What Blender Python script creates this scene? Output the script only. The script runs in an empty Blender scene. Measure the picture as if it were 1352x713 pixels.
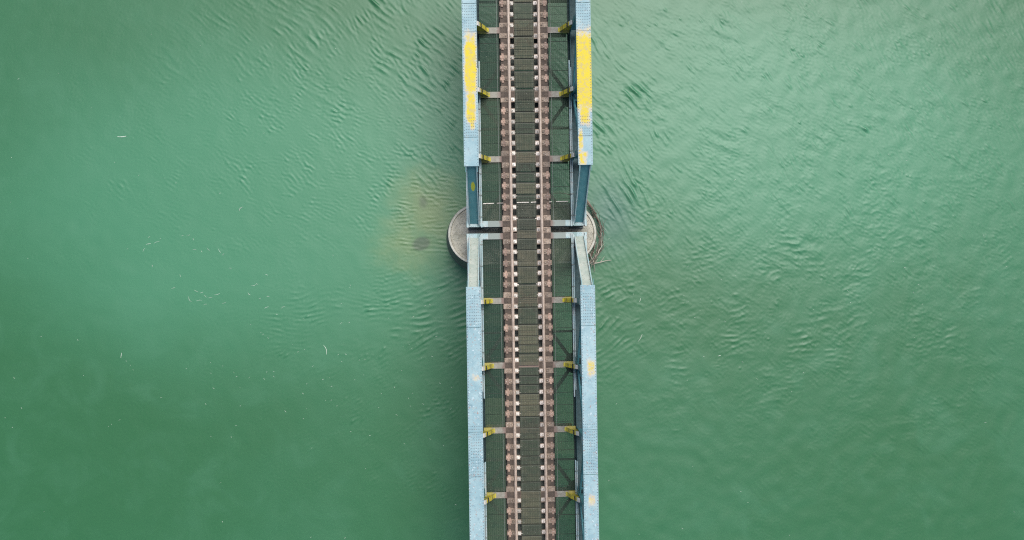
import bpy, bmesh, math, random
import numpy as np
from mathutils import Vector, Matrix, Euler

# ------------------------------------------------------------------ camera, sky, sun, exposure
scene = bpy.context.scene
col = scene.collection
random.seed(11)

CAM = (-1.541, -2.194, 37.184)
cam_data = bpy.data.cameras.new('camera')
cam = bpy.data.objects.new('camera', cam_data)
col.objects.link(cam)
cam.location = CAM
cam.rotation_euler = (0.006649, -0.020912, -0.015742)
cam_data.sensor_width = 36.0
cam_data.lens = 36.0 * 995.03 / 1352.0
cam_data.clip_start = 0.5
cam_data.clip_end = 9000
scene.camera = cam

SUN_EL, SUN_AZ = math.radians(63), math.radians(23)     # azimuth clockwise from +Y (top of the picture)
world = bpy.data.worlds.new('World')
scene.world = world
world.use_nodes = True
wn = world.node_tree
sky = wn.nodes.new('ShaderNodeTexSky')
sky.sky_type = 'NISHITA'
sky.sun_disc = False
sky.sun_elevation = SUN_EL
sky.sun_rotation = SUN_AZ
sky.air_density = 1.0
sky.dust_density = 2.5
sky.ozone_density = 1.0
wn.links.new(sky.outputs[0], wn.nodes['Background'].inputs[0])
wn.nodes['Background'].inputs[1].default_value = 0.15

sd = bpy.data.lights.new('sun', 'SUN')
sd.energy = 3.3
sd.angle = math.radians(40)
sd.color = (1.0, 0.992, 0.97)
sun = bpy.data.objects.new('sun', sd)
col.objects.link(sun)
sdir = Vector((math.sin(SUN_AZ) * math.cos(SUN_EL), math.cos(SUN_AZ) * math.cos(SUN_EL), math.sin(SUN_EL)))
sun.rotation_euler = sdir.to_track_quat('Z', 'Y').to_euler()
sun.location = (20, 20, 40)

scene.view_settings.view_transform = 'Standard'
scene.view_settings.look = 'None'
scene.view_settings.gamma = 1
scene.view_settings.use_curve_mapping = False
scene.view_settings.exposure = 0.10
scene.cycles.use_denoising = False
scene.cycles.filter_width = 1.15
scene.cycles.max_bounces = 5
scene.cycles.diffuse_bounces = 3

WATER_Z = -5.5


# ------------------------------------------------------------------ node helpers
class NT:
    def __init__(self, name):
        self.m = bpy.data.materials.new(name)
        self.m.use_nodes = True
        self.t = self.m.node_tree
        self.b = self.t.nodes['Principled BSDF']

    def put(self, sock, v):
        if isinstance(v, bpy.types.NodeSocket):
            self.t.links.new(v, sock)
        elif isinstance(v, (tuple, list)) and len(v) == 3 and sock.type == 'RGBA':
            sock.default_value = (*v, 1)
        else:
            sock.default_value = v

    def math(self, op, a, b=0.0, c=0.0, clamp=False):
        n = self.t.nodes.new('ShaderNodeMath')
        n.operation = op
        n.use_clamp = clamp
        for s, v in zip(n.inputs, (a, b, c)):
            self.put(s, v)
        return n.outputs[0]

    def mix(self, f, a, b, blend='MIX'):
        n = self.t.nodes.new('ShaderNodeMix')
        n.data_type = 'RGBA'
        n.blend_type = blend
        n.clamp_factor = True
        self.put(n.inputs[0], f)
        self.put(n.inputs[6], a)
        self.put(n.inputs[7], b)
        return n.outputs[2]

    def step(self, v, lo, hi):                      # smooth ramp lo -> 0, hi -> 1
        n = self.t.nodes.new('ShaderNodeMapRange')
        n.interpolation_type = 'SMOOTHSTEP'
        self.put(n.inputs[0], v)
        n.inputs[1].default_value, n.inputs[2].default_value = min(lo, hi), max(lo, hi)
        n.inputs[3].default_value, n.inputs[4].default_value = (0, 1) if lo < hi else (1, 0)
        return n.outputs[0]

    def obj(self):
        if not hasattr(self, 'oc'):
            self.oc = self.t.nodes.new('ShaderNodeTexCoord').outputs['Object']
        return self.oc

    def xyz(self):
        if not hasattr(self, 'sx'):
            n = self.t.nodes.new('ShaderNodeSeparateXYZ')
            self.t.links.new(self.obj(), n.inputs[0])
            self.sx = n.outputs
        return self.sx

    def map(self, loc=(0, 0, 0), rz=0.0, sc=(1, 1, 1), src=None):
        n = self.t.nodes.new('ShaderNodeMapping')
        n.vector_type = 'TEXTURE'
        self.t.links.new(src or self.obj(), n.inputs[0])
        n.inputs[1].default_value = loc
        n.inputs[2].default_value = (0, 0, rz)
        n.inputs[3].default_value = sc
        return n.outputs[0]

    def noise(self, scale, detail=2, rough=0.5, dist=0.0, vec=None, w=None):
        n = self.t.nodes.new('ShaderNodeTexNoise')
        if w is not None:
            n.noise_dimensions = '4D'
            n.inputs['W'].default_value = w
        self.t.links.new(vec or self.obj(), n.inputs['Vector'])
        n.inputs['Scale'].default_value = scale
        n.inputs['Detail'].default_value = detail
        n.inputs['Roughness'].default_value = rough
        n.inputs['Distortion'].default_value = dist
        return n.outputs['Fac']

    def rand(self):
        return self.t.nodes.new('ShaderNodeObjectInfo').outputs['Random']

    def spot(self, cx, cy, rx, ry, rot=0.0, power=1.0):      # soft round patch, 1 in the middle and 0 outside
        n = self.t.nodes.new('ShaderNodeVectorMath')
        n.operation = 'LENGTH'
        v = self.map((cx, cy, 0), rot, (rx, ry, 1e4))
        self.t.links.new(v, n.inputs[0])
        return self.step(n.outputs['Value'], 1.0, 0.0)

    def bump(self, h, strength=0.5, dist=0.01):
        n = self.t.nodes.new('ShaderNodeBump')
        self.put(n.inputs['Height'], h)
        self.put(n.inputs['Strength'], strength)
        n.inputs['Distance'].default_value = dist
        self.t.links.new(n.outputs[0], self.b.inputs['Normal'])

    def done(self, color, rough=0.6, metal=0.0, spec=0.5):
        self.put(self.b.inputs['Base Color'], color)
        self.put(self.b.inputs['Roughness'], rough)
        self.put(self.b.inputs['Metallic'], metal)
        self.put(self.b.inputs['Specular IOR Level'], spec)
        return self.m


M = {}


def worn(name, base, alt, rust=(0.16, 0.07, 0.04), rust_amt=0.62, scale=6, fleck=None, rough=0.6, var=0.25):
    n = NT(name)
    a = n.noise(scale, 4, 0.6)
    c = n.mix(n.step(a, 0.35, 0.7), base, alt)
    f = n.noise(scale * 5, 3, 0.7, w=3.1)
    c = n.mix(n.step(f, rust_amt, rust_amt + 0.06), c, rust)
    if fleck:
        g = n.noise(scale * 7, 2, 0.6, w=9.3)
        c = n.mix(n.step(g, 0.66, 0.72), c, fleck)
    if var:
        r = n.math('MULTIPLY_ADD', n.rand(), var * 2, 1 - var)
        mul = n.t.nodes.new('ShaderNodeCombineColor')
        for k in range(3):
            n.put(mul.inputs[k], r)
        c = n.mix(1.0, c, mul.outputs[0], 'MULTIPLY')
    n.bump(f, 0.3, 0.004)
    M[name] = n.done(c, rough)


# ---- chord paint: pale blue with the yellow patches that were rolled on top of it
def chord_paint():
    n = NT('chord_paint')
    x, y, z = n.xyz()
    big = n.noise(1.1, 4, 0.6)
    blue = n.mix(n.step(big, 0.3, 0.7), (0.215, 0.335, 0.36), (0.315, 0.43, 0.435))
    blot = n.noise(7, 5, 0.75, w=1.0)
    blue = n.mix(n.math('MULTIPLY', n.step(blot, 0.54, 0.68), .8), blue, (0.13, 0.215, 0.25))
    # the lower span's paint is chalky and peppered with white and brown flecks
    chalk = n.step(y, 0.5, -0.5)
    wf = n.noise(11, 3, 0.65, w=5.5)
    blue = n.mix(n.math('MULTIPLY', n.step(wf, 0.60, 0.67), n.math('MULTIPLY_ADD', chalk, 0.35, 0.2)), blue, (0.62, 0.67, 0.67))
    rf = n.noise(9, 4, 0.75, w=2.2)
    blue = n.mix(n.math('MULTIPLY', n.step(rf, 0.57, 0.66), n.math('MULTIPLY_ADD', chalk, 0.6, 0.3)), blue, (0.30, 0.20, 0.17))
    edge = n.noise(2.6, 8, 0.85, 0.3, w=7.0)
    mask = None
    for (cx, cy, hx, hy, w) in ((-2.555, 7.3, .33, 1.6, 1.05), (-2.555, 5.4, .26, .9, .9), (2.585, 6.95, .55, 2.05, 1.22), (2.585, 5.0, .30, .55, .85), (2.38, 3.75, .13, .75, .8),
                                (2.46, 3.05, .24, .40, .75), (-2.54, -6.78, .22, .22, .50), (2.68, -6.43, .24, .45, .62), (2.61, -12.4, .2, .36, .55),
                                (2.6, 10.6, .4, .45, .8), (-2.5, 4.6, .12, .3, .8)):
        dx = n.math('DIVIDE', n.math('ABSOLUTE', n.math('SUBTRACT', x, cx)), hx)
        dy = n.math('DIVIDE', n.math('ABSOLUTE', n.math('SUBTRACT', y, cy)), hy)
        d = n.math('SQRT', n.math('SQRT', n.math('ADD', n.math('POWER', dx, 4.0), n.math('POWER', dy, 4.0))))
        m = n.math('MULTIPLY_ADD', n.step(d, 1.3, 0.4), 1.6 * w, -.55)
        mask = m if mask is None else n.math('MAXIMUM', mask, m)
    mask = n.math('ADD', mask, n.math('MULTIPLY', n.math('SUBTRACT', edge, 0.5), 4.2))
    tan = n.mix(n.step(blot, 0.4, 0.6), (0.44, 0.37, 0.32), (0.52, 0.49, 0.36))
    c = n.mix(n.math('MULTIPLY', n.step(mask, -0.25, 0.35), 0.85), blue, tan)
    yel = n.mix(n.step(blot, 0.44, 0.62), (0.60, 0.465, 0.003), (0.46, 0.36, 0.12))
    c = n.mix(n.math('MULTIPLY', n.step(mask, 0.22, 0.75), .95), c, yel)
    n.bump(blot, 0.25, 0.006)
    M['chord_paint'] = n.done(c, 0.6, 0.0, 0.3)


def teal_paint():
    n = NT('teal_paint')
    x, y, z = n.xyz()
    a = n.noise(2.5, 4, 0.6)
    c = n.mix(n.step(a, 0.3, 0.75), (0.055, 0.19, 0.205), (0.095, 0.25, 0.255))
    s = n.noise(14, 4, 0.75, w=4.0)
    c = n.mix(n.step(s, 0.66, 0.72), c, (0.16, 0.12, 0.09))
    w = n.noise(9, 3, 0.6, w=8.0)
    c = n.mix(n.math('MULTIPLY', n.step(w, 0.62, 0.7), 0.6), c, (0.30, 0.42, 0.41))
    sp = n.spot(-2.56, 1.95, .16, .32)
    c = n.mix(n.step(n.math('ADD', sp, n.math('MULTIPLY', n.math('SUBTRACT', s, .5), .8)), .25, .5), c, (0.42, 0.42, 0.03))
    n.bump(s, 0.25, 0.005)
    M['teal_paint'] = n.done(c, 0.5)


def bracket_paint():
    n = NT('bracket_paint')
    x, y, z = n.xyz()
    s = n.noise(9, 3, 0.7)
    yel = n.mix(n.step(s, 0.4, 0.66), (0.55, 0.45, 0.02), (0.26, 0.24, 0.08))
    zz = n.math('ADD', z, n.math('MULTIPLY', n.math('SUBTRACT', s, .5), .10))
    white = n.math('MULTIPLY', n.step(zz, 0.93, 0.97), 1.0)
    band = n.math('MULTIPLY', n.step(zz, 0.70, 0.73), n.step(zz, 0.86, 0.83))
    low = n.math('MULTIPLY', n.step(zz, 0.28, 0.31), n.step(zz, 0.42, 0.39))
    c = n.mix(band, yel, (0.05, 0.05, 0.035))
    c = n.mix(n.math('MULTIPLY', low, 0.55), c, (0.12, 0.11, 0.04))
    c = n.mix(white, c, (0.60, 0.56, 0.48))
    r = n.noise(30, 2, 0.6, w=2.0)
    c = n.mix(n.step(r, 0.66, 0.72), c, (0.2, 0.12, 0.07))
    M['bracket_paint'] = n.done(c, 0.55)


def beam_paint():
    n = NT('beam_paint')
    x, y, z = n.xyz()
    s = n.noise(5, 4, 0.65)
    ax = n.math('ABSOLUTE', x)
    c = n.mix(n.step(s, 0.35, 0.7), (0.20, 0.185, 0.145), (0.27, 0.255, 0.21))
    teal = n.step(n.math('ADD', ax, n.math('MULTIPLY', n.math('SUBTRACT', s, .5), .5)), 1.85, 2.1)
    end = n.step(n.math('ABSOLUTE', y), 1.2, 0.9)                     # the two beams over the pier are blue-green at their ends
    c = n.mix(n.math('MULTIPLY', teal, end), c, (0.20, 0.29, 0.275))
    c = n.mix(n.math('MULTIPLY', end, n.math('SUBTRACT', 1, teal)), c, (0.21, 0.24, 0.21))
    pink = n.step(n.math('ADD', ax, n.math('MULTIPLY', n.math('SUBTRACT', s, .5), .35)), 1.42, 1.22)
    c = n.mix(pink, c, (0.17, 0.115, 0.09))
    yel = n.math('MULTIPLY', n.step(n.math('ADD', ax, n.math('MULTIPLY', n.math('SUBTRACT', s, .5), .6)), 1.72, 1.95), n.math('SUBTRACT', 1, end))
    c = n.mix(n.math('MULTIPLY', yel, .75), c, (0.36, 0.31, 0.04))
    f = n.noise(22, 3, 0.7, w=6.0)
    c = n.mix(n.step(f, 0.66, 0.72), c, (0.15, 0.09, 0.06))
    n.bump(f, .3, .004)
    M['beam_paint'] = n.done(c, 0.6)


def grating_mat(name, a, b):
    n = NT(name)
    s = n.noise(2.2, 4, 0.65)
    r = n.rand()
    c = n.mix(n.step(n.math('ADD', n.math('MULTIPLY', s, .6), n.math('MULTIPLY', r, .45)), 0.3, 0.8), a, b)
    f = n.noise(18, 2, 0.6, w=1.5)
    c = n.mix(n.step(f, 0.64, 0.7), c, (0.30, 0.30, 0.25))
    M[name] = n.done(c, 0.75)


chord_paint(); teal_paint(); bracket_paint(); beam_paint()
grating_mat('walk_grating', (0.028, 0.06, 0.038), (0.065, 0.098, 0.055))
grating_mat('track_grating', (0.05, 0.06, 0.038), (0.125, 0.115, 0.07))
worn('pale_strip', (0.28, 0.39, 0.39), (0.39, 0.44, 0.41), (0.24, 0.09, 0.07), 0.60, 3.0, (0.75, 0.76, 0.72), 0.55, 0.0)
worn('pale_sunlit_post', (0.31, 0.355, 0.30), (0.40, 0.42, 0.36), (0.20, 0.15, 0.10), 0.60, 3.0, None, 0.6, 0.0)  # end-post paint made pale, partly for the sun on it
worn('rail_steel', (0.32, 0.24, 0.18), (0.44, 0.345, 0.275), (0.26, 0.15, 0.11), 0.64, 5, (0.68, 0.58, 0.50), 0.45, 0.0)
worn('stringer_rust', (0.06, 0.044, 0.033), (0.10, 0.072, 0.052), (0.05, 0.03, 0.022), 0.6, 4, None, 0.8, 0.0)
worn('plate_rust', (0.19, 0.14, 0.10), (0.29, 0.22, 0.165), (0.085, 0.055, 0.038), 0.56, 7, (0.52, 0.43, 0.35), 0.7, 0.35)
worn('strap_rust', (0.24, 0.155, 0.11), (0.35, 0.235, 0.175), (0.14, 0.07, 0.045), 0.57, 9, (0.62, 0.47, 0.38), 0.65, 0.42)
worn('clip_pale', (0.42, 0.375, 0.32), (0.60, 0.555, 0.48), (0.20, 0.14, 0.10), 0.55, 9, None, 0.5, 0.42)
worn('clip_grey', (0.34, 0.29, 0.25), (0.56, 0.51, 0.46), (0.15, 0.10, 0.08), 0.54, 9, None, 0.55, 0.4)
worn('dark_steel', (0.07, 0.085, 0.08), (0.11, 0.12, 0.105), (0.10, 0.06, 0.04), 0.6, 5, None, 0.75, 0.0)
worn('rivet_steel', (0.09, 0.125, 0.145), (0.15, 0.175, 0.19), (0.16, 0.09, 0.06), 0.55, 9, None, 0.5, 0.0)
worn('twig_bark', (0.09, 0.07, 0.05), (0.17, 0.14, 0.105), (0.07, 0.05, 0.04), 0.6, 5, None, 0.85, 0.35)
worn('twig_bare', (0.36, 0.32, 0.25), (0.46, 0.42, 0.35), (0.25, 0.2, 0.15), 0.66, 5, None, 0.8, 0.15)
worn('flotsam', (0.36, 0.43, 0.34), (0.52, 0.56, 0.46), (0.4, 0.34, 0.24), 0.66, 8, None, 0.7, 0.2)
worn('grating_rib', (0.022, 0.028, 0.02), (0.04, 0.044, 0.03), (0.03, 0.02, 0.012), 0.6, 4, None, 0.8, 0.0)
worn('grating_flat', (0.075, 0.085, 0.065), (0.12, 0.12, 0.09), (0.08, 0.05, 0.03), 0.6, 4, None, 0.7, 0.0)
worn('chord_inside', (0.035, 0.075, 0.082), (0.06, 0.11, 0.115), (0.04, 0.035, 0.03), 0.58, 5, None, 0.75, 0.0)
worn('cable_grey', (0.14, 0.16, 0.145), (0.21, 0.23, 0.20), (0.2, 0.12, 0.08), 0.64, 6, None, 0.6, 0.0)


def concrete(name, a, b, dark, gravel):
    n = NT(name)
    s = n.noise(0.9, 5, 0.65)
    c = n.mix(n.step(s, 0.35, 0.65), a, b)
    st = n.noise(3.0, 5, 0.7, 0.6, w=2.0)
    c = n.mix(n.math('MULTIPLY', n.step(st, 0.50, 0.66), .7), c, dark)
    g = n.noise(16, 3, 0.65, w=4.0)
    c = n.mix(n.math('MULTIPLY', n.step(g, 0.58, 0.66), gravel), c, (0.16, 0.14, 0.10))
    g2 = n.noise(30, 2, 0.6, w=6.0)
    c = n.mix(n.math('MULTIPLY', n.step(g2, 0.62, 0.68), gravel * .7), c, (0.66, 0.63, 0.52))
    n.bump(n.math('ADD', g, n.math('MULTIPLY', st, .5)), 0.5, 0.02)
    M[name] = n.done(c, 0.85)


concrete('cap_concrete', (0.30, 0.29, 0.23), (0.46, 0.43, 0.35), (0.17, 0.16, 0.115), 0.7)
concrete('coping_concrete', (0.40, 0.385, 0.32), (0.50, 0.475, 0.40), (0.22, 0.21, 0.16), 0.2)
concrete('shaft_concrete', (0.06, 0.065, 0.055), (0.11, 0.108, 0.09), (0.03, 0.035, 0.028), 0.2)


def water():
    n = NT('river_surface')
    x, y, z = n.xyz()
    # --- colour of the silty water, some sheen painted in
    drift = n.noise(0.05, 4, 0.55, 0.8)
    c = n.mix(n.step(drift, 0.32, 0.68), (0.021, 0.108, 0.036), (0.026, 0.122, 0.048))
    # milkier water across the middle; the right patch also paints in sky sheen
    milk_sheen = n.math('MAXIMUM', n.spot(-14, 2.0, 27, 15, 0.1), n.spot(16, 5.5, 25, 14, -0.1))
    milk_sheen = n.math('ADD', milk_sheen, n.math('MULTIPLY', n.math('SUBTRACT', drift, .5), .5))
    c = n.mix(n.step(milk_sheen, 0.0, 0.9), c, (0.045, 0.182, 0.089))
    fine = n.noise(0.35, 5, 0.6, 1.0, w=3.0)
    c = n.mix(n.math('MULTIPLY', n.step(fine, 0.45, 0.75), 0.22), c, (0.07, 0.20, 0.11))
    # sand stirred up in the lee of the pier
    warp = n.noise(0.7, 4, 0.6, 0.5, w=5.0)
    wv = n.math('MULTIPLY', n.math('SUBTRACT', warp, .5), 1.1)
    plume = n.math('MAXIMUM', n.spot(-5.2, 1.5, 3.4, 4.0, 0.5), n.math('MULTIPLY', n.spot(-6.0, -0.3, 4.2, 3.4, 0.2), .72))
    plume = n.math('ADD', plume, n.math('MULTIPLY', wv, n.step(plume, 0.0, 0.3)))
    c = n.mix(n.math('MULTIPLY', n.step(plume, 0.0, 1.15), 0.8), c, (0.165, 0.22, 0.085))
    hole = n.math('MAXIMUM', n.spot(-5.75, -0.35, .85, .65, 0.4), n.math('MULTIPLY', n.spot(-5.6, 2.0, .6, .9, 0), .45))
    c = n.mix(n.math('MULTIPLY', n.step(n.math('ADD', hole, n.math('MULTIPLY', wv, .35)), 0.15, 0.6), .7), c, (0.05, 0.075, 0.045))
    deep = n.math('MULTIPLY', n.spot(5.0, 1.2, 2.4, 3.4, 0.2), 1.0)
    c = n.mix(n.math('MULTIPLY', deep, .55), c, (0.035, 0.10, 0.085))
    n.b.inputs['IOR'].default_value = 1.333
    M['river_surface'] = n.done(c, 0.45, 0.0, 1.0)


water()


# ------------------------------------------------------------------ mesh helpers
class MB:
    def __init__(self):
        self.v, self.f = [], []

    def poly(self, v, f):
        o = len(self.v)
        self.v += [tuple(p) for p in v]
        self.f += [tuple(i + o for i in q) for q in f]
        return self

    def box(self, x0, x1, y0, y1, z0, z1):
        x0, x1 = min(x0, x1), max(x0, x1); y0, y1 = min(y0, y1), max(y0, y1); z0, z1 = min(z0, z1), max(z0, z1)
        return self.poly([(x0, y0, z0), (x1, y0, z0), (x1, y1, z0), (x0, y1, z0), (x0, y0, z1), (x1, y0, z1), (x1, y1, z1), (x0, y1, z1)],
                         [(0, 3, 2, 1), (4, 5, 6, 7), (0, 1, 5, 4), (1, 2, 6, 5), (2, 3, 7, 6), (3, 0, 4, 7)])

    def beam(self, p, q, w, h, side=Vector((1, 0, 0)), off=(0, 0)):     # box from p to q; w along side, h along the other normal
        p, q = Vector(p), Vector(q)
        d = (q - p).normalized()
        s = (side - d * side.dot(d)).normalized()
        u = s.cross(d)
        if u.z < 0:
            u = -u
        vs = []
        for e in (p, q):
            e = e + s * off[0] + u * off[1]
            vs += [e - s * w / 2 - u * h / 2, e + s * w / 2 - u * h / 2, e + s * w / 2 + u * h / 2, e - s * w / 2 + u * h / 2]
        return self.poly(vs, [(0, 3, 2, 1), (4, 5, 6, 7), (0, 1, 5, 4), (1, 2, 6, 5), (2, 3, 7, 6), (3, 0, 4, 7)])

    def prism(self, pts, axis, a, b):                 # outline pts extruded along axis ('x' : pts are y,z ; 'y' : pts are x,z ; 'z' : pts are x,y)
        n = len(pts)
        mk = {'x': lambda p, t: (t, p[0], p[1]), 'y': lambda p, t: (p[0], t, p[1]), 'z': lambda p, t: (p[0], p[1], t)}[axis]
        vs = [mk(p, a) for p in pts] + [mk(p, b) for p in pts]
        fs = [tuple(range(n)), tuple(range(2 * n - 1, n - 1, -1))] + [(i, i + n, (i + 1) % n + n, (i + 1) % n) for i in range(n)]
        return self.poly(vs, fs)

    def dome(self, x, y, z, r, h, n=6):
        vs = [(x + r * math.cos(6.2832 * k / n), y + r * math.sin(6.2832 * k / n), z) for k in range(n)]
        vs += [(x + r * .6 * math.cos(6.2832 * k / n), y + r * .6 * math.sin(6.2832 * k / n), z + h) for k in range(n)]
        return self.poly(vs, [(k, (k + 1) % n, (k + 1) % n + n, k + n) for k in range(n)] + [tuple(range(n, 2 * n))])

    def tube(self, pts, radii, n=6):
        pts = [Vector(p) for p in pts]
        o = len(self.v)
        for i, p in enumerate(pts):
            d = (pts[min(i + 1, len(pts) - 1)] - pts[max(i - 1, 0)]).normalized()
            a = d.orthogonal().normalized() if abs(d.z) > .9 else d.cross(Vector((0, 0, 1))).normalized()
            b = d.cross(a)
            for k in range(n):
                t = 6.28318 * k / n
                self.v.append(tuple(p + (a * math.cos(t) + b * math.sin(t)) * radii[i]))
        for i in range(len(pts) - 1):
            for k in range(n):
                self.f.append((o + i * n + k, o + i * n + (k + 1) % n, o + (i + 1) * n + (k + 1) % n, o + (i + 1) * n + k))
        self.f.append(tuple(o + k for k in range(n)))
        self.f.append(tuple(o + (len(pts) - 1) * n + k for k in reversed(range(n))))
        return self

    def mesh(self, name, mat, bevel=0.0):
        me = bpy.data.meshes.new(name)
        me.from_pydata(self.v, [], self.f)
        bm = bmesh.new()
        bm.from_mesh(me)
        bmesh.ops.recalc_face_normals(bm, faces=bm.faces)
        if bevel:
            bmesh.ops.bevel(bm, geom=list(bm.edges), offset=bevel, segments=1, affect='EDGES')
        bm.to_mesh(me)
        bm.free()
        me.materials.append(M[mat])
        return me


def link(name, data, parent=None, loc=(0, 0, 0)):
    o = bpy.data.objects.new(name, data)
    col.objects.link(o)
    o.location = loc
    if parent is not None:
        o.parent = parent
        o.matrix_parent_inverse = Matrix.Translation(-Vector(parent['origin']))
        o['origin'] = tuple(loc)
    else:
        o['origin'] = tuple(loc)
    return o


def strip_origin():
    for o in bpy.data.objects:
        if 'origin' in o:
            del o['origin']


def child(name, data, parent, loc=(0, 0, 0)):          # loc in world space
    return link(name, data, parent, loc)


def tag(o, label, cat, group=None):
    o['label'] = label
    o['category'] = cat
    if group:
        o['group'] = group
    return o


def set_smooth(me):
    for p in me.polygons:
        p.use_smooth = True


# ------------------------------------------------------------------ river
WX0, WX1, WY0, WY1, STEP = -34.0, 34.0, -22.0, 19.0, 0.06
nx, ny = int((WX1 - WX0) / STEP) + 1, int((WY1 - WY0) / STEP) + 1
gx, gy = np.meshgrid(WX0 + np.arange(nx) * STEP, WY0 + np.arange(ny) * STEP)
kx, ky = np.meshgrid(np.fft.fftfreq(nx, STEP), np.fft.fftfreq(ny, STEP))
kk = np.hypot(kx, ky) + 1e-9
wr = np.random.default_rng(4)


def waves(lam, crest_deg=None, spread=0.3, band=0.35):       # random sea of about one wavelength, crests lying along one direction
    f = np.fft.fft2(wr.standard_normal((ny, nx)))
    g = np.exp(-(np.log(kk * lam) / band) ** 2)
    if crest_deg is not None:
        t = math.radians(crest_deg + 90)
        c = np.abs(kx * math.cos(t) + ky * math.sin(t)) / kk
        g = g * np.exp(-(np.arccos(np.clip(c, 0, 1)) / spread) ** 2)
    h = np.real(np.fft.ifft2(f * g))
    return h / h.std()


def bend(h, amp, wx, wy):                                     # shift the pattern about so that crests curve
    ix = (np.arange(nx)[None, :] + wx * amp / STEP) % nx
    iy = (np.arange(ny)[:, None] + wy * amp / STEP) % ny
    x0, y0 = np.floor(ix).astype(int) % nx, np.floor(iy).astype(int) % ny
    fx, fy = ix - np.floor(ix), iy - np.floor(iy)
    x1, y1 = (x0 + 1) % nx, (y0 + 1) % ny
    return (h[y0, x0] * (1 - fx) + h[y0, x1] * fx) * (1 - fy) + (h[y1, x0] * (1 - fx) + h[y1, x1] * fx) * fy


def sharp(h, a=0.9):                                          # narrow crests, wide troughs
    e = np.exp(a * h)
    return (e - e.mean()) / e.std()


def patch(cx, cy, rx, ry, deg=0.0):
    t = math.radians(deg)
    u = ((gx - cx) * math.cos(t) + (gy - cy) * math.sin(t)) / rx
    v = (-(gx - cx) * math.sin(t) + (gy - cy) * math.cos(t)) / ry
    return np.exp(-(u * u + v * v))


wxf, wyf = waves(7.0, band=.5), waves(6.0, band=.5)
gust = np.clip(.55 + .45 * waves(4.5, band=.6), 0.05, 1.4)
gust2 = np.clip(.6 + .4 * waves(2.0, band=.6), 0.1, 1.4)
H = np.zeros((ny, nx))


def add(h, mask, slope):                                       # slope: rms steepness where the mask is 1
    global H
    sl = math.sqrt(float((np.diff(h, axis=0)[:, :-1] ** 2 + np.diff(h, axis=1)[:-1, :] ** 2).mean())) / STEP
    H = H + h * mask * (slope / sl)


UL = np.clip(patch(-6.5, 11.0, 7.0, 3.4, -28) + .8 * patch(-3.8, 8.2, 2.0, 4.5) + .4 * patch(-14, 11, 6, 3), 0, 1.1)
add(sharp(bend(waves(.44, -38, .26), .10, wxf, wyf), 1.0), UL * gust, .15)
add(sharp(bend(waves(.26, -44, .40), .08, wxf, wyf), .9), UL * gust2, .15)
LM = np.clip(patch(-8, 5.4, 7, 5, -25) + .5 * patch(-16, 5, 8, 6), 0, 1)
add(sharp(bend(waves(.26, -34, .50), .10, wxf, wyf), .8), LM * gust * gust2, .16)
add(sharp(bend(waves(.20, -20, .60), .08, wxf, wyf), .7), LM * gust2, .09)
RN = np.clip(patch(4.8, 8.0, 2.8, 5.0, 10), 0, 1)
add(sharp(bend(waves(.42, -50, .22), .09, wxf, wyf), 1.0), RN * gust, .16)
add(sharp(bend(waves(.25, -44, .40), .08, wxf, wyf), .8), RN * gust2, .13)
RS = np.clip(patch(6.8, 3.0, 3.0, 4.4, 15), 0, 1)
add(sharp(bend(waves(.40, -64, .20), .08, wxf, wyf), 1.0), RS * gust, .15)
add(sharp(bend(waves(.24, -60, .40), .08, wxf, wyf), .8), RS * gust2, .10)
WIDE = np.clip(patch(13, 8, 15, 10, 10) + .7 * patch(24, 2, 13, 16), 0, 1)
add(sharp(bend(waves(.30, -46, .40), .10, wxf, wyf), .8), WIDE * gust2, .11)
add(sharp(bend(waves(.20, -38, .60), .08, wxf, wyf), .8), WIDE * (.4 + .6 * gust), .13)
add(bend(waves(.9, -25, .6), .1, wxf, wyf), WIDE * gust, .022)
PL = patch(-5.6, 1.6, 2.8, 2.8, 0)
add(sharp(bend(waves(.24, -4, .30), .06, wxf, wyf), .8), PL * gust2, .22)
add(sharp(bend(waves(.40, 24, .25), .12, wxf, wyf), .9), np.clip(patch(-4.6, -4.2, 2.2, 2.2, 20), 0, 1) * gust2, .19)
add(sharp(bend(waves(.33, 3, .40), .18, wxf, wyf), .9), np.clip(patch(-8.6, -4.4, 5.0, 1.7, 4), 0, 1) * gust, .18)
add(sharp(bend(waves(.36, 30, .3), .1, wxf, wyf), .9), patch(4.8, -5.0, 1.8, 2.4, 30) * gust2, .15)
add(sharp(bend(waves(.26, 40, .6), .1, wxf, wyf), 1.0), np.clip(patch(-8, -8.5, 6.5, 5.0, -40) + .6 * patch(-4, -13, 1.6, 6), 0, 1) * gust * gust2, .11)
add(sharp(bend(waves(.40, 8, .7), .15, wxf, wyf), .6), np.clip(patch(12, -4.0, 10, 5.0, 5) + .6 * patch(22, -3, 11, 9), 0, 1) * gust, .055)
add(sharp(waves(.22, band=.5), .8), np.clip(patch(14, -3.0, 13, 8), 0, 1) * gust2, .07)
add(waves(1.5, band=.6), .35 + .65 / (1 + np.exp(-(gx - 2) / 3)), .022)
add(waves(.24, band=.5), .4 + .6 * gust, .026)
edge = np.clip((34 - np.abs(gx)) / 3, 0, 1) * np.clip((gy - WY0) / 3, 0, 1) * np.clip((WY1 - gy) / 3, 0, 1)
H = H * edge * 1.18
co = np.stack([gx, gy, H], -1).reshape(-1, 3)
S = 4000.0
co = np.vstack([co, [(-S, -S, 0), (S, -S, 0), (S, S, 0), (-S, S, 0)]])
q = (np.arange(ny - 1)[:, None] * nx + np.arange(nx - 1)[None, :]).ravel()
quads = np.stack([q, q + 1, q + nx + 1, q + nx], -1)
n0 = nx * ny
c00, c10, c11, c01 = 0, nx - 1, n0 - 1, n0 - nx
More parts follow.
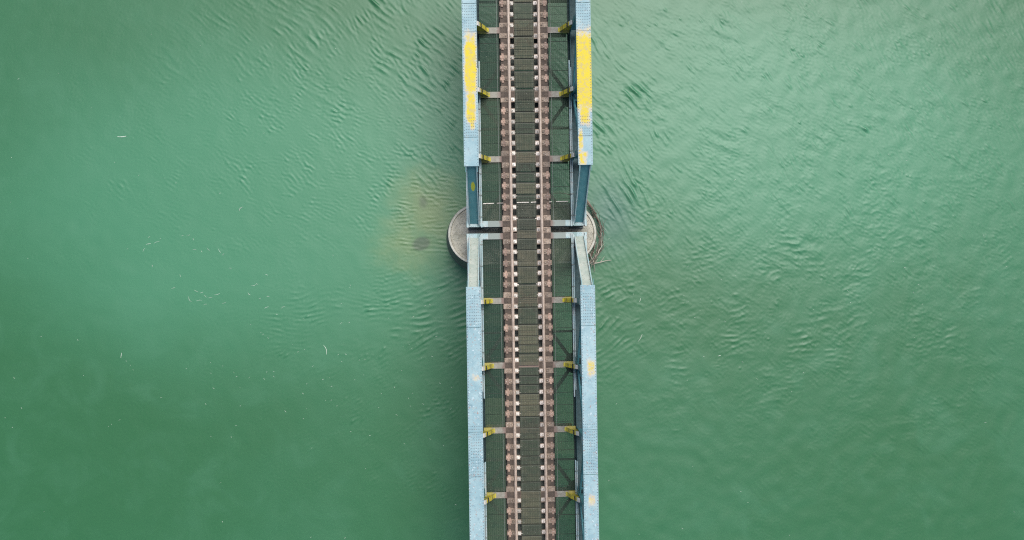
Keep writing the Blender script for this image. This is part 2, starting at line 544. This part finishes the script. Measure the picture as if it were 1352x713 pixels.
# the outer river: four wide sheets meeting the rippled part along its edges
outer = [[n0, n0 + 1] + list(range(c10, c00 - 1, -1)), [n0 + 1, n0 + 2] + list(range(c11, c10 - 1, -nx)),
         [n0 + 2, n0 + 3] + list(range(c01, c11 + 1)), [n0 + 3, n0] + list(range(c00, c01 + 1, nx))]
loops = np.concatenate([quads.ravel()] + [np.array(o) for o in outer])
counts = np.array([4] * len(quads) + [len(o) for o in outer])
me = bpy.data.meshes.new('river_water')
me.vertices.add(len(co)); me.vertices.foreach_set('co', co.astype(np.float32).ravel())
me.loops.add(len(loops)); me.loops.foreach_set('vertex_index', loops.astype(np.int32))
me.polygons.add(len(counts))
me.polygons.foreach_set('loop_start', np.concatenate([[0], np.cumsum(counts)[:-1]]).astype(np.int32))
me.update(calc_edges=True)
me.polygons.foreach_set('use_smooth', np.concatenate([np.ones(len(quads), bool), np.zeros(4, bool)]))
me.validate()
me.materials.append(M['river_surface'])
river = link('river_water', me, None, (0, 0, WATER_Z))
river['kind'] = 'structure'

# ------------------------------------------------------------------ pier: oblong with round noses, battered shaft, raised coping
PCX = (-2.40, 2.05)
PCY = -0.10


def stadium(r, n=40):
    pts = []
    for k in range(n + 1):
        t = -math.pi / 2 + math.pi * k / n
        pts.append((PCX[1] + r * math.cos(t), PCY + r * math.sin(t)))
    for k in range(n + 1):
        t = math.pi / 2 + math.pi * k / n
        pts.append((PCX[0] + r * math.cos(t), PCY + r * math.sin(t)))
    return pts


def rings(levels, cap=True):
    mb = MB()
    n = len(stadium(1))
    for (r, z) in levels:
        mb.v += [(x, y, z) for x, y in stadium(r)]
    for i in range(len(levels) - 1):
        for k in range(n):
            mb.f.append((i * n + k, i * n + (k + 1) % n, (i + 1) * n + (k + 1) % n, (i + 1) * n + k))
    if cap:
        mb.f.append(tuple((len(levels) - 1) * n + k for k in range(n)))
    return mb


pier = link('bridge_pier', None, None, (-0.175, -0.10, WATER_Z))
tag(pier, 'round-nosed concrete pier standing in the river under the gap between the spans', 'pier')
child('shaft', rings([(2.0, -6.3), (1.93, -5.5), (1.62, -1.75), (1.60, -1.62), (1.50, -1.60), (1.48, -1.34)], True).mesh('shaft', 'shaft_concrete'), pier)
child('coping', rings([(1.40, -1.36), (1.555, -1.58), (1.56, -1.24), (1.54, -1.20), (1.44, -1.20), (1.43, -1.25)], False).mesh('coping', 'coping_concrete'), pier)
child('cap', rings([(1.425, -1.40), (1.425, -1.27)], True).mesh('cap', 'cap_concrete'), pier)
# sand and pebbles lying on the pier's top, most of them on the right-hand nose
peb = MB()
rg = random.Random(5)
for i in range(900):
    right = i % 3 > 0
    cx = PCX[1] if right else PCX[0]
    a = rg.uniform(-1.5, 1.5) + (0 if right else math.pi)
    r = 1.38 * math.sqrt(rg.random())
    s = rg.uniform(.012, .04)
    peb.dome(cx + r * math.cos(a), PCY + r * math.sin(a), -1.272, s, s * .8, 5)
pb = child('pebbles', peb.mesh('pebbles', 'coping_concrete'), pier)
pb['kind'] = 'stuff'

# ------------------------------------------------------------------ spans
P = 3.189                # panel
TX = 2.583               # truss centre from the bridge axis
TOP = 3.2                # top of chord
GA, GB = 0.33, 0.285     # end floor beams


def node_y(sg, k):
    return sg * ((GA if sg > 0 else GB) + k * P)


spans = {}
for sg, lab in ((1, 'riveted railway truss span with broad yellow paint patches on its pale blue chords'),
                (-1, 'railway truss span with speckled all-blue top chords and pale end posts')):
    e = link('bridge_span', None, None, (0, sg * 0.3, -1.27))
    tag(e, lab, 'bridge', 'truss spans meeting on the pier')
    spans[sg] = e

SEAMS = {1: (2.72, 4.04, 8.80, 10.09, 13.6), -1: (2.70, 4.55, 9.25, 11.26, 16.6)}
DENSE = {1: ((3.95, 5.0), (8.85, 10.05)), -1: ((3.0, 4.5), (8.9, 11.2))}
NK = {1: 4, -1: 5}


def gusset(yc, zc, half, deep, up):            # plate outline in y,z with hollow curved flanks
    pts = []
    for k in range(7):
        t = k / 6
        pts.append((yc - half + (half - .22) * t, zc + up * deep * (t ** 2.2)))
    for k in range(7):
        t = 1 - k / 6
        pts.append((yc + half - (half - .22) * t, zc + up * deep * (t ** 2.2)))
    return pts


for sg, span in spans.items():
    far = SEAMS[sg][-1]
    nk = NK[sg]
    for s in (-1, 1):
        tr = child('truss', None, span, (s * TX, sg * 0.3, 0))
        X = lambda d: s * (TX + d)                 # d > 0 is away from the track
        # --- top chord: side webs and cover plates, each plate its own piece
        web = MB()
        for d in (-.25, .25):
            web.box(X(d - .012), X(d + .012), sg * 2.78, sg * far, TOP - .44, TOP - .022)
            web.box(X(d + .055), X(d - .055), sg * 2.80, sg * far, TOP - .455, TOP - .44)
        yb = 3.6
        while yb < far:
            web.box(X(-.238), X(.238), sg * yb, sg * (yb + .25), TOP - .43, TOP - .415)
            yb += 1.06
        child('top_chord', web.mesh('top_chord', 'teal_paint'), tr)
        for i in range(len(SEAMS[sg]) - 1):
            a, b = SEAMS[sg][i] + .008, SEAMS[sg][i + 1] - .008
            zt = TOP + (.012 if i % 2 else 0)
            w = .3325
            cp = MB().box(X(-w), X(w), sg * a, sg * b, TOP - .022, zt)
            child('chord_plate', cp.mesh('chord_plate', 'chord_paint', .004), tr)
        rv = MB()
        for i in range(len(SEAMS[sg]) - 1):
            a, b = SEAMS[sg][i], SEAMS[sg][i + 1]
            zt = TOP + (.012 if i % 2 else 0)
            y = a + .06
            while y < b - .03:
                for d in (-.29, .29):
                    rv.dome(X(d), sg * y, zt, .020, .016)
                y += .125
            for (da, db) in DENSE[sg]:
                y = max(a, da) + .09
                while y < min(b, db) - .03:
                    for d in (-.20, -.12, -.04, .04, .12, .20):
                        rv.dome(X(d), sg * y, zt, .018, .016)
                    y += .13
        # --- bottom chord
        bc = MB()
        for d, fl in ((-.28, -1), (.28, 1)):
            bc.box(X(d - .012), X(d + .012), sg * .18, sg * (far + .4), -.42, .10)
            bc.box(X(d), X(d + fl * .11), sg * .18, sg * (far + .4), -.435, -.42)
        bc.box(X(-.268), X(.268), sg * .3, sg * (far + .4), -.41, -.395)
        child('bottom_chord', bc.mesh('bottom_chord', 'chord_inside'), tr)
        # flange strips: pale plates on the chord's two edges, ending in steps
        runs = [(.16, 8.35)] if sg > 0 else [(.16, 8.25), (11.36, far + .4)]
        for (a, b) in runs:
            fa = MB().box(X(-.395), X(-.33), sg * a, sg * b, .10, .125)
            child('flange_strip', fa.mesh('flange_strip', 'pale_strip', .003), tr)
            fb = MB().box(X(-.315), X(-.27), sg * (a + .05), sg * (b - .35 if b < far else b), .11, .16)
            child('flange_strip', fb.mesh('flange_strip', 'pale_strip', .003), tr)
            fw = MB().box(X(-.36), X(-.345), sg * a, sg * b, -.40, .098)
            child('flange_web', fw.mesh('flange_web', 'chord_inside'), tr)
            # tie bars along the strip
            y = a + .5
            while y < b - .4:
                child('tie_bar', MB().box(X(-.40), X(-.268), sg * y, sg * (y + .05), .162, .17).mesh('tie_bar', 'cable_grey'), tr)
                y += 1.06
        fo = MB().box(X(.27), X(.37), sg * .16, sg * (far + .4), .10, .122)
        child('flange_strip', fo.mesh('flange_strip', 'pale_strip', .003), tr)
        # --- end post: recessed plate between two raised side plates
        p0, p1 = Vector((s * TX, sg * .42, -.02)), Vector((s * TX, sg * 2.98, TOP - .10))
        ep = MB()
        ep.beam(p0, p1, .42, .025, off=(0, .08))
        for q in (-1, 1):
            ep.beam(p0, p1, .022, .34, off=(q * .222, 0))
        child('end_post', ep.mesh('end_post', 'teal_paint' if sg > 0 else 'pale_sunlit_post'), tr)  # lit and shaded sides put into the paint: teal away, pale sunward
        lip = MB()
        for q in (-1, 1):
            lip.beam(p0 + Vector((0, sg * .02, .02)), p1 - Vector((0, sg * .05, .05)), .05, .016, off=(q * .232, .18))
        child('end_post_angle', lip.mesh('end_post_angle', 'pale_strip'), tr)
        d = (p1 - p0).normalized()
        L = (p1 - p0).length
        t = .2
        # end shoe
        sh = MB().box(X(-.26), X(.26), sg * .17, sg * .52, -.9, -.44).box(X(-.34), X(.34), sg * .12, sg * .60, -1.27, -1.10).box(X(-.16), X(.16), sg * .22, sg * .48, -1.10, -.90)
        child('bearing', sh.mesh('bearing', 'dark_steel', .01), tr)
        # --- verticals, diagonals, gussets
        for k in range(1, nk + 1):
            yc = node_y(sg, k)
            v = MB()
            for dd in (-.255, .255):
                v.box(X(dd - .012), X(dd + .012), yc - .13, yc + .13, .0, TOP - .46)
            v.box(X(-.243), X(.243), yc - .01, yc + .01, .0, TOP - .46)
            child('vertical', v.mesh('vertical', 'teal_paint'), tr)
            bt = MB().box(X(-.31), X(-.262), yc - .16, yc + .16, TOP - .80, TOP - .46)
            child('batten_plate', bt.mesh('batten_plate', 'pale_strip', .004), tr)
            if k % 2 == 1:       # top node
                for dd in (-.275, .275):
                    gp = MB().prism(gusset(yc, TOP - .05, 1.05, .75, -1), 'x', X(dd - .008), X(dd + .008))
                    child('gusset_plate', gp.mesh('gusset_plate', 'teal_paint'), tr)
            else:
                for dd in (-.305, .305):
                    gp = MB().prism(gusset(yc, -.1, .85, .62, 1), 'x', X(dd - .008), X(dd + .008))
                    child('gusset_plate', gp.mesh('gusset_plate', 'teal_paint'), tr)
            if k < nk + 1 and k >= 1:
                y2 = node_y(sg, k + 1)
                a = Vector((s * TX, yc, TOP - .4 if k % 2 else .1))
                b = Vector((s * TX, y2, .1 if k % 2 else TOP - .4))
                if abs(y2) < far + 3:
                    dg = MB()
                    for q in (-1, 1):
                        dg.beam(a, b, .02, .26, off=(q * .215, 0))
                        dg.beam(a, b, .07, .016, off=(q * .19, .12))
                    for j in range(1, 6):
                        c0 = a.lerp(b, j / 6 - .02)
                        c1 = a.lerp(b, j / 6 + .02)
                        dg.beam(c0, c1, .41, .012, off=(0, .136))
                    child('diagonal', dg.mesh('diagonal', 'teal_paint'), tr)
        # rivets on end posts of the lower span and on the beams over the pier
        for j in range(12):
            for q in (-.14, .14):
                c = p0.lerp(p1, (j + .8) / 13)
                u = Vector((1, 0, 0)).cross(d)
                if u.z < 0:
                    u = -u
                c = c + u * .094
                rv.dome(c.x + q, c.y, c.z, .014, .012, 5)
        ro = child('rivets', rv.mesh('rivets', 'rivet_steel'), tr)
        ro['kind'] = 'stuff'

    # --- floor beams with knee brackets
    for k in range(0, nk + 1):
        yc = node_y(sg, k)
        xe = 2.98 if k == 0 else 2.27
        fb = MB().box(-xe, xe, yc - .15, yc + .15, -.022, 0).box(-xe + .02, xe - .02, yc - .012, yc + .012, -.70, -.022).box(-xe + .1, xe - .1, yc - .15, yc + .15, -.722, -.70)
        o = child('floor_beam', fb.mesh('floor_beam', 'beam_paint', .004), span)
        for s in (-1, 1):
            if k == 0:
                pl = MB().box(s * 1.92, s * 2.20, yc - .142, yc + .142, .0, .014).box(s * 2.46, s * 2.92, yc - .142, yc + .142, 0, .016)
                for xx in (1.97, 2.05, 2.13, 2.52, 2.62, 2.72, 2.82):
                    for yy in (-.1, .1):
                        pl.dome(s * xx, yc + yy, .015, .018, .02)
                child('splice_plate', pl.mesh('splice_plate', 'pale_strip'), o)
                continue
            path = [(1.72, .0), (1.80, .05), (1.93, .42), (2.24, 1.08), (2.30, 1.12)]
            br = MB()
            for (xa, za), (xb, zb) in zip(path[:-1], path[1:]):
                br.beam((s * xa, yc, za), (s * xb, yc, zb), .20, .03, side=Vector((0, 1, 0)))
            kb = child('knee_bracket', br.mesh('knee_bracket', 'bracket_paint'), o)
            pts = [(s * x, z - .02) for x, z in path] + [(s * 2.32, .0)]
            wbm = MB().prism(pts, 'y', yc - .009, yc + .009)
            child('bracket_web', wbm.mesh('bracket_web', 'bracket_paint'), o)
    # --- stringers and the bracing below the deck
    far2 = far + .5
    for s in (-1, 1):
        st = MB().box(s * .70, s * 1.15, sg * .02, sg * far2, -.045, -.025).box(s * .92, s * .935, sg * .02, sg * far2, -.55, -.045)
        lf = MB().box(s * .46, s * 1.27, sg * .02, sg * far2, -.575, -.552)  # wide dark sheet added below the rail slots so they look dark
        child('slot_dark_sheet', lf.mesh('slot_dark_sheet', 'dark_steel'), span)
        child('stringer', st.mesh('stringer', 'stringer_rust', .003), span)
        ea = MB().box(s * 1.318, s * 1.332, sg * .45, sg * far2, -.09, -.018)
        child('edge_angle', ea.mesh('edge_angle', 'cable_grey'), span)
    for k in range(0, nk, 2):
        ya, yb2 = node_y(sg, k), node_y(sg, k + 2)
        for s in (-1, 1):
            br = MB()
            br.beam((s * 2.3, ya, -.62 - .04 * s), (-s * 2.3, yb2, -.62 - .04 * s), .17, .02).beam((s * 2.3, ya, -.70 - .04 * s), (-s * 2.3, yb2, -.70 - .04 * s), .02, .14)
            child('brace', br.mesh('brace', 'dark_steel'), span)
        for yq in (ya,) if k else ():
            for s in (-1, 1):
                gp = MB().prism([(s * 2.3, yq - .55), (s * 2.3, yq + .55), (s * 1.95, yq + .42), (s * 1.75, yq), (s * 1.95, yq - .42)], 'z', -.61, -.60)
                child('brace_gusset', gp.mesh('brace_gusset', 'dark_steel'), span)
    for k in range(1, nk + 1, 2):
        ym = (node_y(sg, k) + node_y(sg, k + 1)) / 2
        if abs(ym) < far2:
            sb = MB().box(-2.26, 2.26, ym - .05, ym + .05, -.50, -.485).box(-2.26, 2.26, ym - .05, ym - .035, -.60, -.50)
            child('cross_strut', sb.mesh('cross_strut', 'dark_steel'), span)


# --- gratings: real bars
def grating(w, L, pitch, bar, cpitch, cbar, mat, along='x'):
    mb = MB()
    n = max(2, round(L / pitch))
    for i in range(n + 1):
        y = -L / 2 + bar / 2 + (L - bar) * i / n
        mb.box(-w / 2 + .013, w / 2 - .013, y - bar / 2, y + bar / 2, -.028, 0)
    m = max(2, round(w / cpitch))
    for i in range(m + 1):
        x = -w / 2 + .006 + (w - .012) * i / m
        b = .006 if i in (0, m) else cbar / 2
        mb.box(x - b, x + b, -L / 2, L / 2, -.03, -.001 if i not in (0, m) else .002)
    nb = len(mb.f)
    if mat == 'track_grating':                     # ribs and side flats lying on the bars
        y = -L / 2
        gr = random.Random(int(L * 1000))
        while y < L / 2 - .02:
            mb.box(-w / 2 + .01, w / 2 - .01, y, y + .016, -.004, .010)
            y += gr.choice((.09, .13, .18, .26))
        nd = len(mb.f)
        for x in (-.41, .40):
            mb.box(x, x + .014, -L / 2, L / 2, 0, .006)
        mb.box(-w / 2 + .02, w / 2 - .02, L / 2 - .03, L / 2 - .014, -.002, .008)
        mb.box(-w / 2 - .01, w / 2 + .01, L / 2 - .02, L / 2 + .07, -.06, -.04)
    else:
        y = -L / 2 + .2
        while y < L / 2 - .1:
            mb.box(-w / 2 + .01, w / 2 - .01, y, y + .012, -.002, .006)
            y += .41
        nd = len(mb.f)
    me = mb.mesh('grating_panel', mat)
    me.materials.append(M['grating_rib'])
    me.materials.append(M['grating_flat'])
    for i, p in enumerate(me.polygons):
        p.material_index = 0 if i < nb else (1 if i < nd or i >= len(me.polygons) - 6 else 2)
    return me


cache = {}
rg = random.Random(21)
for sg, span in spans.items():
    far2 = SEAMS[sg][-1] + .5
    # between the rails: short panels of uneven length
    y = .015
    while y < far2:
        L = rg.choice((.53, .53, .80, .80, 1.06, .40))
        key = ('t', L)
        if key not in cache:
            cache[key] = grating(.97, L, .034, .0185, .12, .014, 'track_grating')
        o = child('grating_panel', cache[key], span, (rg.uniform(-.008, .008), sg * (y + L / 2), .035 + rg.uniform(-.008, .008)))
        o.rotation_euler = (rg.uniform(-.006, .006), 0, rg.uniform(-.006, .006))
        y += L + rg.choice((.02, .035, .05, .09))
    # walkways: two panels to each bay
    for s in (-1, 1):
        edges = [node_y(sg, k) for k in range(NK[sg] + 2)]
        for a, b in zip(edges[:-1], edges[1:]):
            a2, b2 = min(a, b) + .17, max(a, b) - .17
            cut = a2 + (b2 - a2) * (.5 if rg.random() < .6 else .62)
            for (c0, c1) in ((a2, cut - .012), (cut + .012, b2)):
                L = round(c1 - c0, 3)
                key = ('w', L)
                if key not in cache:
                    cache[key] = grating(.94, L, .036, .0145, .10, .010, 'walk_grating')
                o = child('grating_panel', cache[key], span, (s * 1.715 + (.0 if s < 0 else 0), (c0 + c1) / 2, -.06 + rg.uniform(-.006, .004)))
                o.rotation_euler = (0, rg.uniform(-.008, .008), 0)

# pale tubes added on the deck to stand for the pier coping's lit edge
for (xa, xb, yy) in ((-2.13, -1.60, 1.335), (-1.46, -1.14, 1.345), (-.47, .13, 1.355), (.22, .48, 1.36), (1.14, 1.25, 1.375), (1.47, 2.07, 1.385)):
    zc = .075 if abs(xa) < .6 and abs(xb) < .6 else -.03
    child('coping_line', MB().tube([(xa, yy, zc), ((xa + xb) / 2, yy + .008, zc + .004), (xb, yy + .01, zc)], [.024] * 3, 6).mesh('coping_line', 'clip_pale'), spans[1])

# ------------------------------------------------------------------ base plates with clips
plate_me = MB().box(-.355, .355, -.118, .118, 0, .028).mesh('base_plate', 'plate_rust', .006)
wide_me = MB().box(-.355, .355, -.135, .135, 0, .028).mesh('base_plate', 'plate_rust', .006)


def clip_mesh(kind, s):
    mb = MB()
    if kind == 'inner':            # pale clip on the track side of the rail
        mb.box(-s * .335, -s * .17, -.085, .085, .028, .050)
        mb.box(-s * .26, -s * .165, -.055, .055, .050, .085)
        mb.dome(-s * .22, 0, .085, .026, .04)
        mb.dome(-s * .40, 0, .028, .020, .03)
        mb.box(-s * .42, -s * .34, -.03, .03, .005, .03)
        return mb.mesh('rail_clip', 'clip_pale' if s < 0 else 'clip_grey', .004)
    if kind == 'outer':            # rusty clip outside
        mb.box(s * .0, s * .16, -.085, .085, .028, .046)
        mb.box(s * .0, s * .085, -.05, .05, .046, .082)
        return mb.mesh('rail_clip', 'plate_rust', .004)
    if kind in ('bolts', 'few'):
        for (bx, by, bz) in ((.045, 0, .082), (.125, .05, .046), (.125, -.05, .046)) + (((.22, .13, .052), (.22, -.13, .052), (.29, 0, .066), (.20, .03, .066)) if kind == 'bolts' else ((.28, .07, .028), (.28, -.07, .028))):
            mb.dome(s * bx, by, bz, .021, .03)
        return mb.mesh('bolts', 'clip_grey')
    mb.box(s * .165, s * .275, -.185, .185, .029, .052)           # strap lying along the stringer
    mb.box(s * .12, s * .335, -.07, .07, .052, .066)
    return mb.mesh('hook_strap', 'strap_rust', .004)


clips = {(k, s): clip_mesh(k, s) for k in ('inner', 'outer', 'strap', 'bolts', 'few') for s in (-1, 1)}
RAILX = 0.75
rows = {1: [], -1: []}
for sg in (1, -1):
    for k in range(0, NK[sg] + 1):
        yn = node_y(sg, k)
        for j in range(6):
            if k == 0 and j == 0 and sg < 0:
                pass
            off = .265 + j * .53
            yy = abs(yn) + off * (P / 3.18)
            if yy < SEAMS[sg][-1] + .4:
                rows[sg].append((sg * yy, j in (0, 5)))
rows[1].append((0.02, True))
for sg, lst in rows.items():
    span = spans[sg]
    for (y, at_beam) in lst:
        for s in (-1, 1):
            yj = y + rg.uniform(-.025, .025)
            o = child('base_plate', wide_me if at_beam else plate_me, span, (s * (.845 + rg.uniform(-.015, .015)), yj, -.0235))
            o.rotation_euler = (0, 0, rg.uniform(-.035, .035))
            for kind, nm in (('inner', 'rail_clip'), ('outer', 'rail_clip')) + ((('few', 'bolts'),) if at_beam else (('strap', 'hook_strap'), ('bolts', 'bolts'))):
                # clip positions are measured from the plate's middle: rail at -s*.095
                c = link(nm, clips[(kind, s)], o, (s * .845, yj, -.0235))
                c.location = tuple(o.location)
                if nm == 'bolts':
                    c['kind'] = 'stuff'
                elif kind != 'outer':
                    c.rotation_euler = (0, 0, rg.uniform(-.05, .05))
    # brown packing plates on the stringers where they cross a floor beam
    for k in range(0, NK[sg] + 1):
        yn = node_y(sg, k)
        for s in (-1, 1):
            pk = MB().box(s * .50, s * 1.185, yn - .145, yn + .145, .0015, .012)
            for xx in (.56, 1.0, 1.12):
                pk.dome(s * xx, yn + .07, .012, .017, .02).dome(s * xx, yn - .07, .012, .017, .02)
            child('packing_plate', pk.mesh('packing_plate', 'stringer_rust'), span)

# ------------------------------------------------------------------ the two rails
prof = [(-.072, 0), (.072, 0), (.072, .012), (.012, .030), (.010, .115), (.037, .128), (.037, .158), (.030, .168), (-.030, .168), (-.037, .158), (-.037, .128), (-.010, .115), (-.012, .030), (-.072, .012)]
for s, lab in ((-1, 'rusty tan steel rail of the track, left one of the two'), (1, 'rusty tan steel rail of the track, right one of the two')):
    rb = MB().prism([(s * RAILX + x, z + .006) for x, z in prof], 'y', -17.1, 14.1)
    o = link('rail', rb.mesh('rail', 'rail_steel'))
    tag(o, lab, 'rail', 'rails of the railway track')

# ------------------------------------------------------------------ driftwood caught on the right nose of the pier
rg = random.Random(8)


def branch(pts, r0, mat, label, twigs=0, rel=None):
    P3 = [Vector(p) for p in pts]
    fine = []
    for i in range(len(P3) - 1):
        for t in (0, .33, .66):
            fine.append(P3[i].lerp(P3[i + 1], t) + Vector((rg.uniform(-.02, .02), rg.uniform(-.02, .02), rg.uniform(-.02, .02))))
    fine.append(P3[-1])
    n = len(fine)
    base = fine[0].copy()
    mb = MB().tube([p - base for p in fine], [r0 * (1 - .75 * i / (n - 1)) for i in range(n)], 6)
    o = link('driftwood_branch', mb.mesh('driftwood_branch', mat), None, base)
    for _ in range(twigs):
        i = rg.randrange(n // 3, n - 1)
        p = fine[i]
        d = (fine[i + 1] - fine[i]).normalized()
        a = rg.choice((-1, 1)) * rg.uniform(.5, 1.0)
        e = Vector((d.x * math.cos(a) - d.y * math.sin(a), d.x * math.sin(a) + d.y * math.cos(a), rg.uniform(0, .3)))
        L = rg.uniform(.2, .5)
        tw = MB().tube([p - base, p + e * L * .5 + Vector((0, 0, .02)) - base, p + e * L - base], [r0 * .4, r0 * .3, r0 * .12], 5)
        c = bpy.data.objects.new('twig', tw.mesh('twig', mat))
        col.objects.link(c)
        c.parent = o
    tag(o, label, 'driftwood', 'driftwood caught on the pier')
    return o


def arc(r, a0, a1, z, n=7, dr=0.0, wob=.05):
    out = []
    for k in range(n):
        a = math.radians(a0 + (a1 - a0) * k / (n - 1))
        rr = r + dr * k / (n - 1) + rg.uniform(-wob, wob)
        out.append((PCX[1] + rr * math.cos(a), PCY + rr * math.sin(a), z + rg.uniform(-.06, .06)))
    return out


wz = WATER_Z + .06
tangle = 'thin brown branch in the tangle of driftwood around the right nose of the pier'
for i in range(26):
    a0 = rg.uniform(-62, 40)
    r = rg.uniform(2.0, 2.42)
    branch(arc(r, a0, a0 + rg.uniform(25, 70), wz + rg.uniform(0, .5), 6, rg.uniform(-.35, .25), .07), rg.uniform(.018, .042), 'twig_bark' if i % 4 else 'twig_bare', tangle, rg.choice((0, 1, 2)))
branch([(3.6, 2.05, wz), (4.05, 1.35, wz + .2), (4.42, .5, wz + .2), (4.5, -.2, wz)], .055, 'twig_bark', 'thickest brown bough on the outer edge of the driftwood at the pier', 2)
branch([(3.2, -1.45, -4.9), (4.0, -1.62, -5.2), (5.0, -1.45, -5.38)], .055, 'twig_bare', 'long pale bare stick pointing right below the driftwood tangle', 3)
branch([(3.6, -.9, -4.8), (3.95, -1.55, -5.2), (4.05, -2.1, -5.42)], .04, 'twig_bare', 'short pale stick crossing the long bare one below the driftwood', 1)

# ------------------------------------------------------------------ flotsam on the water
RM = Euler((0.006649, -0.020912, -0.015742)).to_matrix()


def on_water(px, py, z=WATER_Z):               # where a spot of the photograph lies on the river
    d = RM @ Vector(((px - 676) / 995.03, -(py - 356.5) / 995.03, -1))
    t = (z - CAM[2]) / d.z
    return Vector(CAM) + d * t


def floater(px, py, L, ang, r, label, group):
    p = on_water(px, py)
    n = 5
    bend = rg.uniform(-.18, .18) * L
    pts, rad = [], []
    for i in range(n):
        t = i / (n - 1) - .5
        pts.append(Vector((t * L, bend * (1 - 4 * t * t), 0)))
        rad.append(r * (1 - .5 * abs(t) * 2))
    mb = MB().tube(pts, rad, 5)
    o = link('floating_stick', mb.mesh('floating_stick', 'flotsam'), None, (p.x, p.y, WATER_Z + .004))
    o.rotation_euler = (0, 0, math.radians(ang))
    return tag(o, label, 'stick', group)


ring = 'small whitish stick floating on the smooth green water far left of the pier'
gname = 'sticks drifting left of the pier'
for (px, py, L, ang) in ((207, 320, .55, 28), (196, 322, .3, 5), (190, 330, .3, 60), (241, 311, .2, 15), (249, 310, .28, 20), (255, 316, .16, 95), (257, 330, .35, 0), (275, 329, .28, -40),
                         (290, 331, .5, -45), (295, 336, .2, 40), (201, 351, .2, 85), (238, 364, .2, -60), (304, 354, .22, 5), (251, 395, .55, -50), (263, 397, .35, 0),
                         (271, 391, .25, -45), (278, 393, .3, 5), (271, 402, .32, 4), (296, 400, .42, 8), (259, 384, .3, -25), (287, 388, .5, 22), (266, 386, .4, 10), (329, 388, .26, -45), (343, 394, .2, 30), (354, 391, .25, 5),
                         (352, 406, .35, 20), (374, 406, .3, 30), (365, 415, .2, 0), (335, 376, .4, 12), (229, 380, .35, 10), (352, 363, .25, -20)):
    floater(px, py, L * rg.uniform(.5, .95), ang + rg.uniform(-12, 12), rg.uniform(.008, .015), ring, gname)
floater(161, 180, .50, 3, .028, 'lone whitish stick floating level, high on the left of the river', gname)
floater(318, 276, .28, 50, .02, 'single pale stick floating between the sticks and the ripples on the left', gname)
floater(160, 469, .28, 80, .02, 'single pale stick floating upright in the smooth green water low on the left', gname)
floater(429, 462, .55, -75, .018, 'thin curved pale reed floating below the wake left of the bridge', gname)
floater(845, 446, .5, 60, .02, 'pale reed floating just right of the lower span', gname)
floater(845, 396, .25, 70, .018, 'short pale twig floating right of the pier, above the reed', gname)
floater(950, 470, .14, 10, .025, 'tiny white speck of wood floating alone right of the lower span', gname)

fl = MB()
for i in range(230):
    if i < 100:
        px, py = rg.gauss(470, 130), rg.gauss(480, 75)
    elif i < 150:
        px, py = rg.gauss(960, 150), rg.gauss(400, 60)
    else:
        px, py = rg.uniform(0, 1352), rg.uniform(0, 713)  # spread everywhere, pale slivers standing in for sparkles on the water
    p = on_water(px, py)
    if abs(p.x) < 2.9 or (abs(p.x) < 4.6 and abs(p.y) < 2.3):
        continue
    L, r, a = rg.uniform(.03, .12), rg.uniform(.004, .009), rg.uniform(-1.1, .9)
    dx, dy = L / 2 * math.cos(a), L / 2 * math.sin(a)
    fl.tube([(p.x - dx, p.y - dy, WATER_Z + .003), (p.x + dx * .1, p.y + dy * .4, WATER_Z + .006), (p.x + dx, p.y + dy, WATER_Z + .003)], [r, r * 1.2, r * .7], 4)
fo = link('foam_glint_specks', fl.mesh('foam_glint_specks', 'flotsam'))
fo['kind'] = 'stuff'
fo['label'] = 'scattered specks of foam, chaff and modelled sparkle on the river'
fo['category'] = 'foam'

strip_origin()
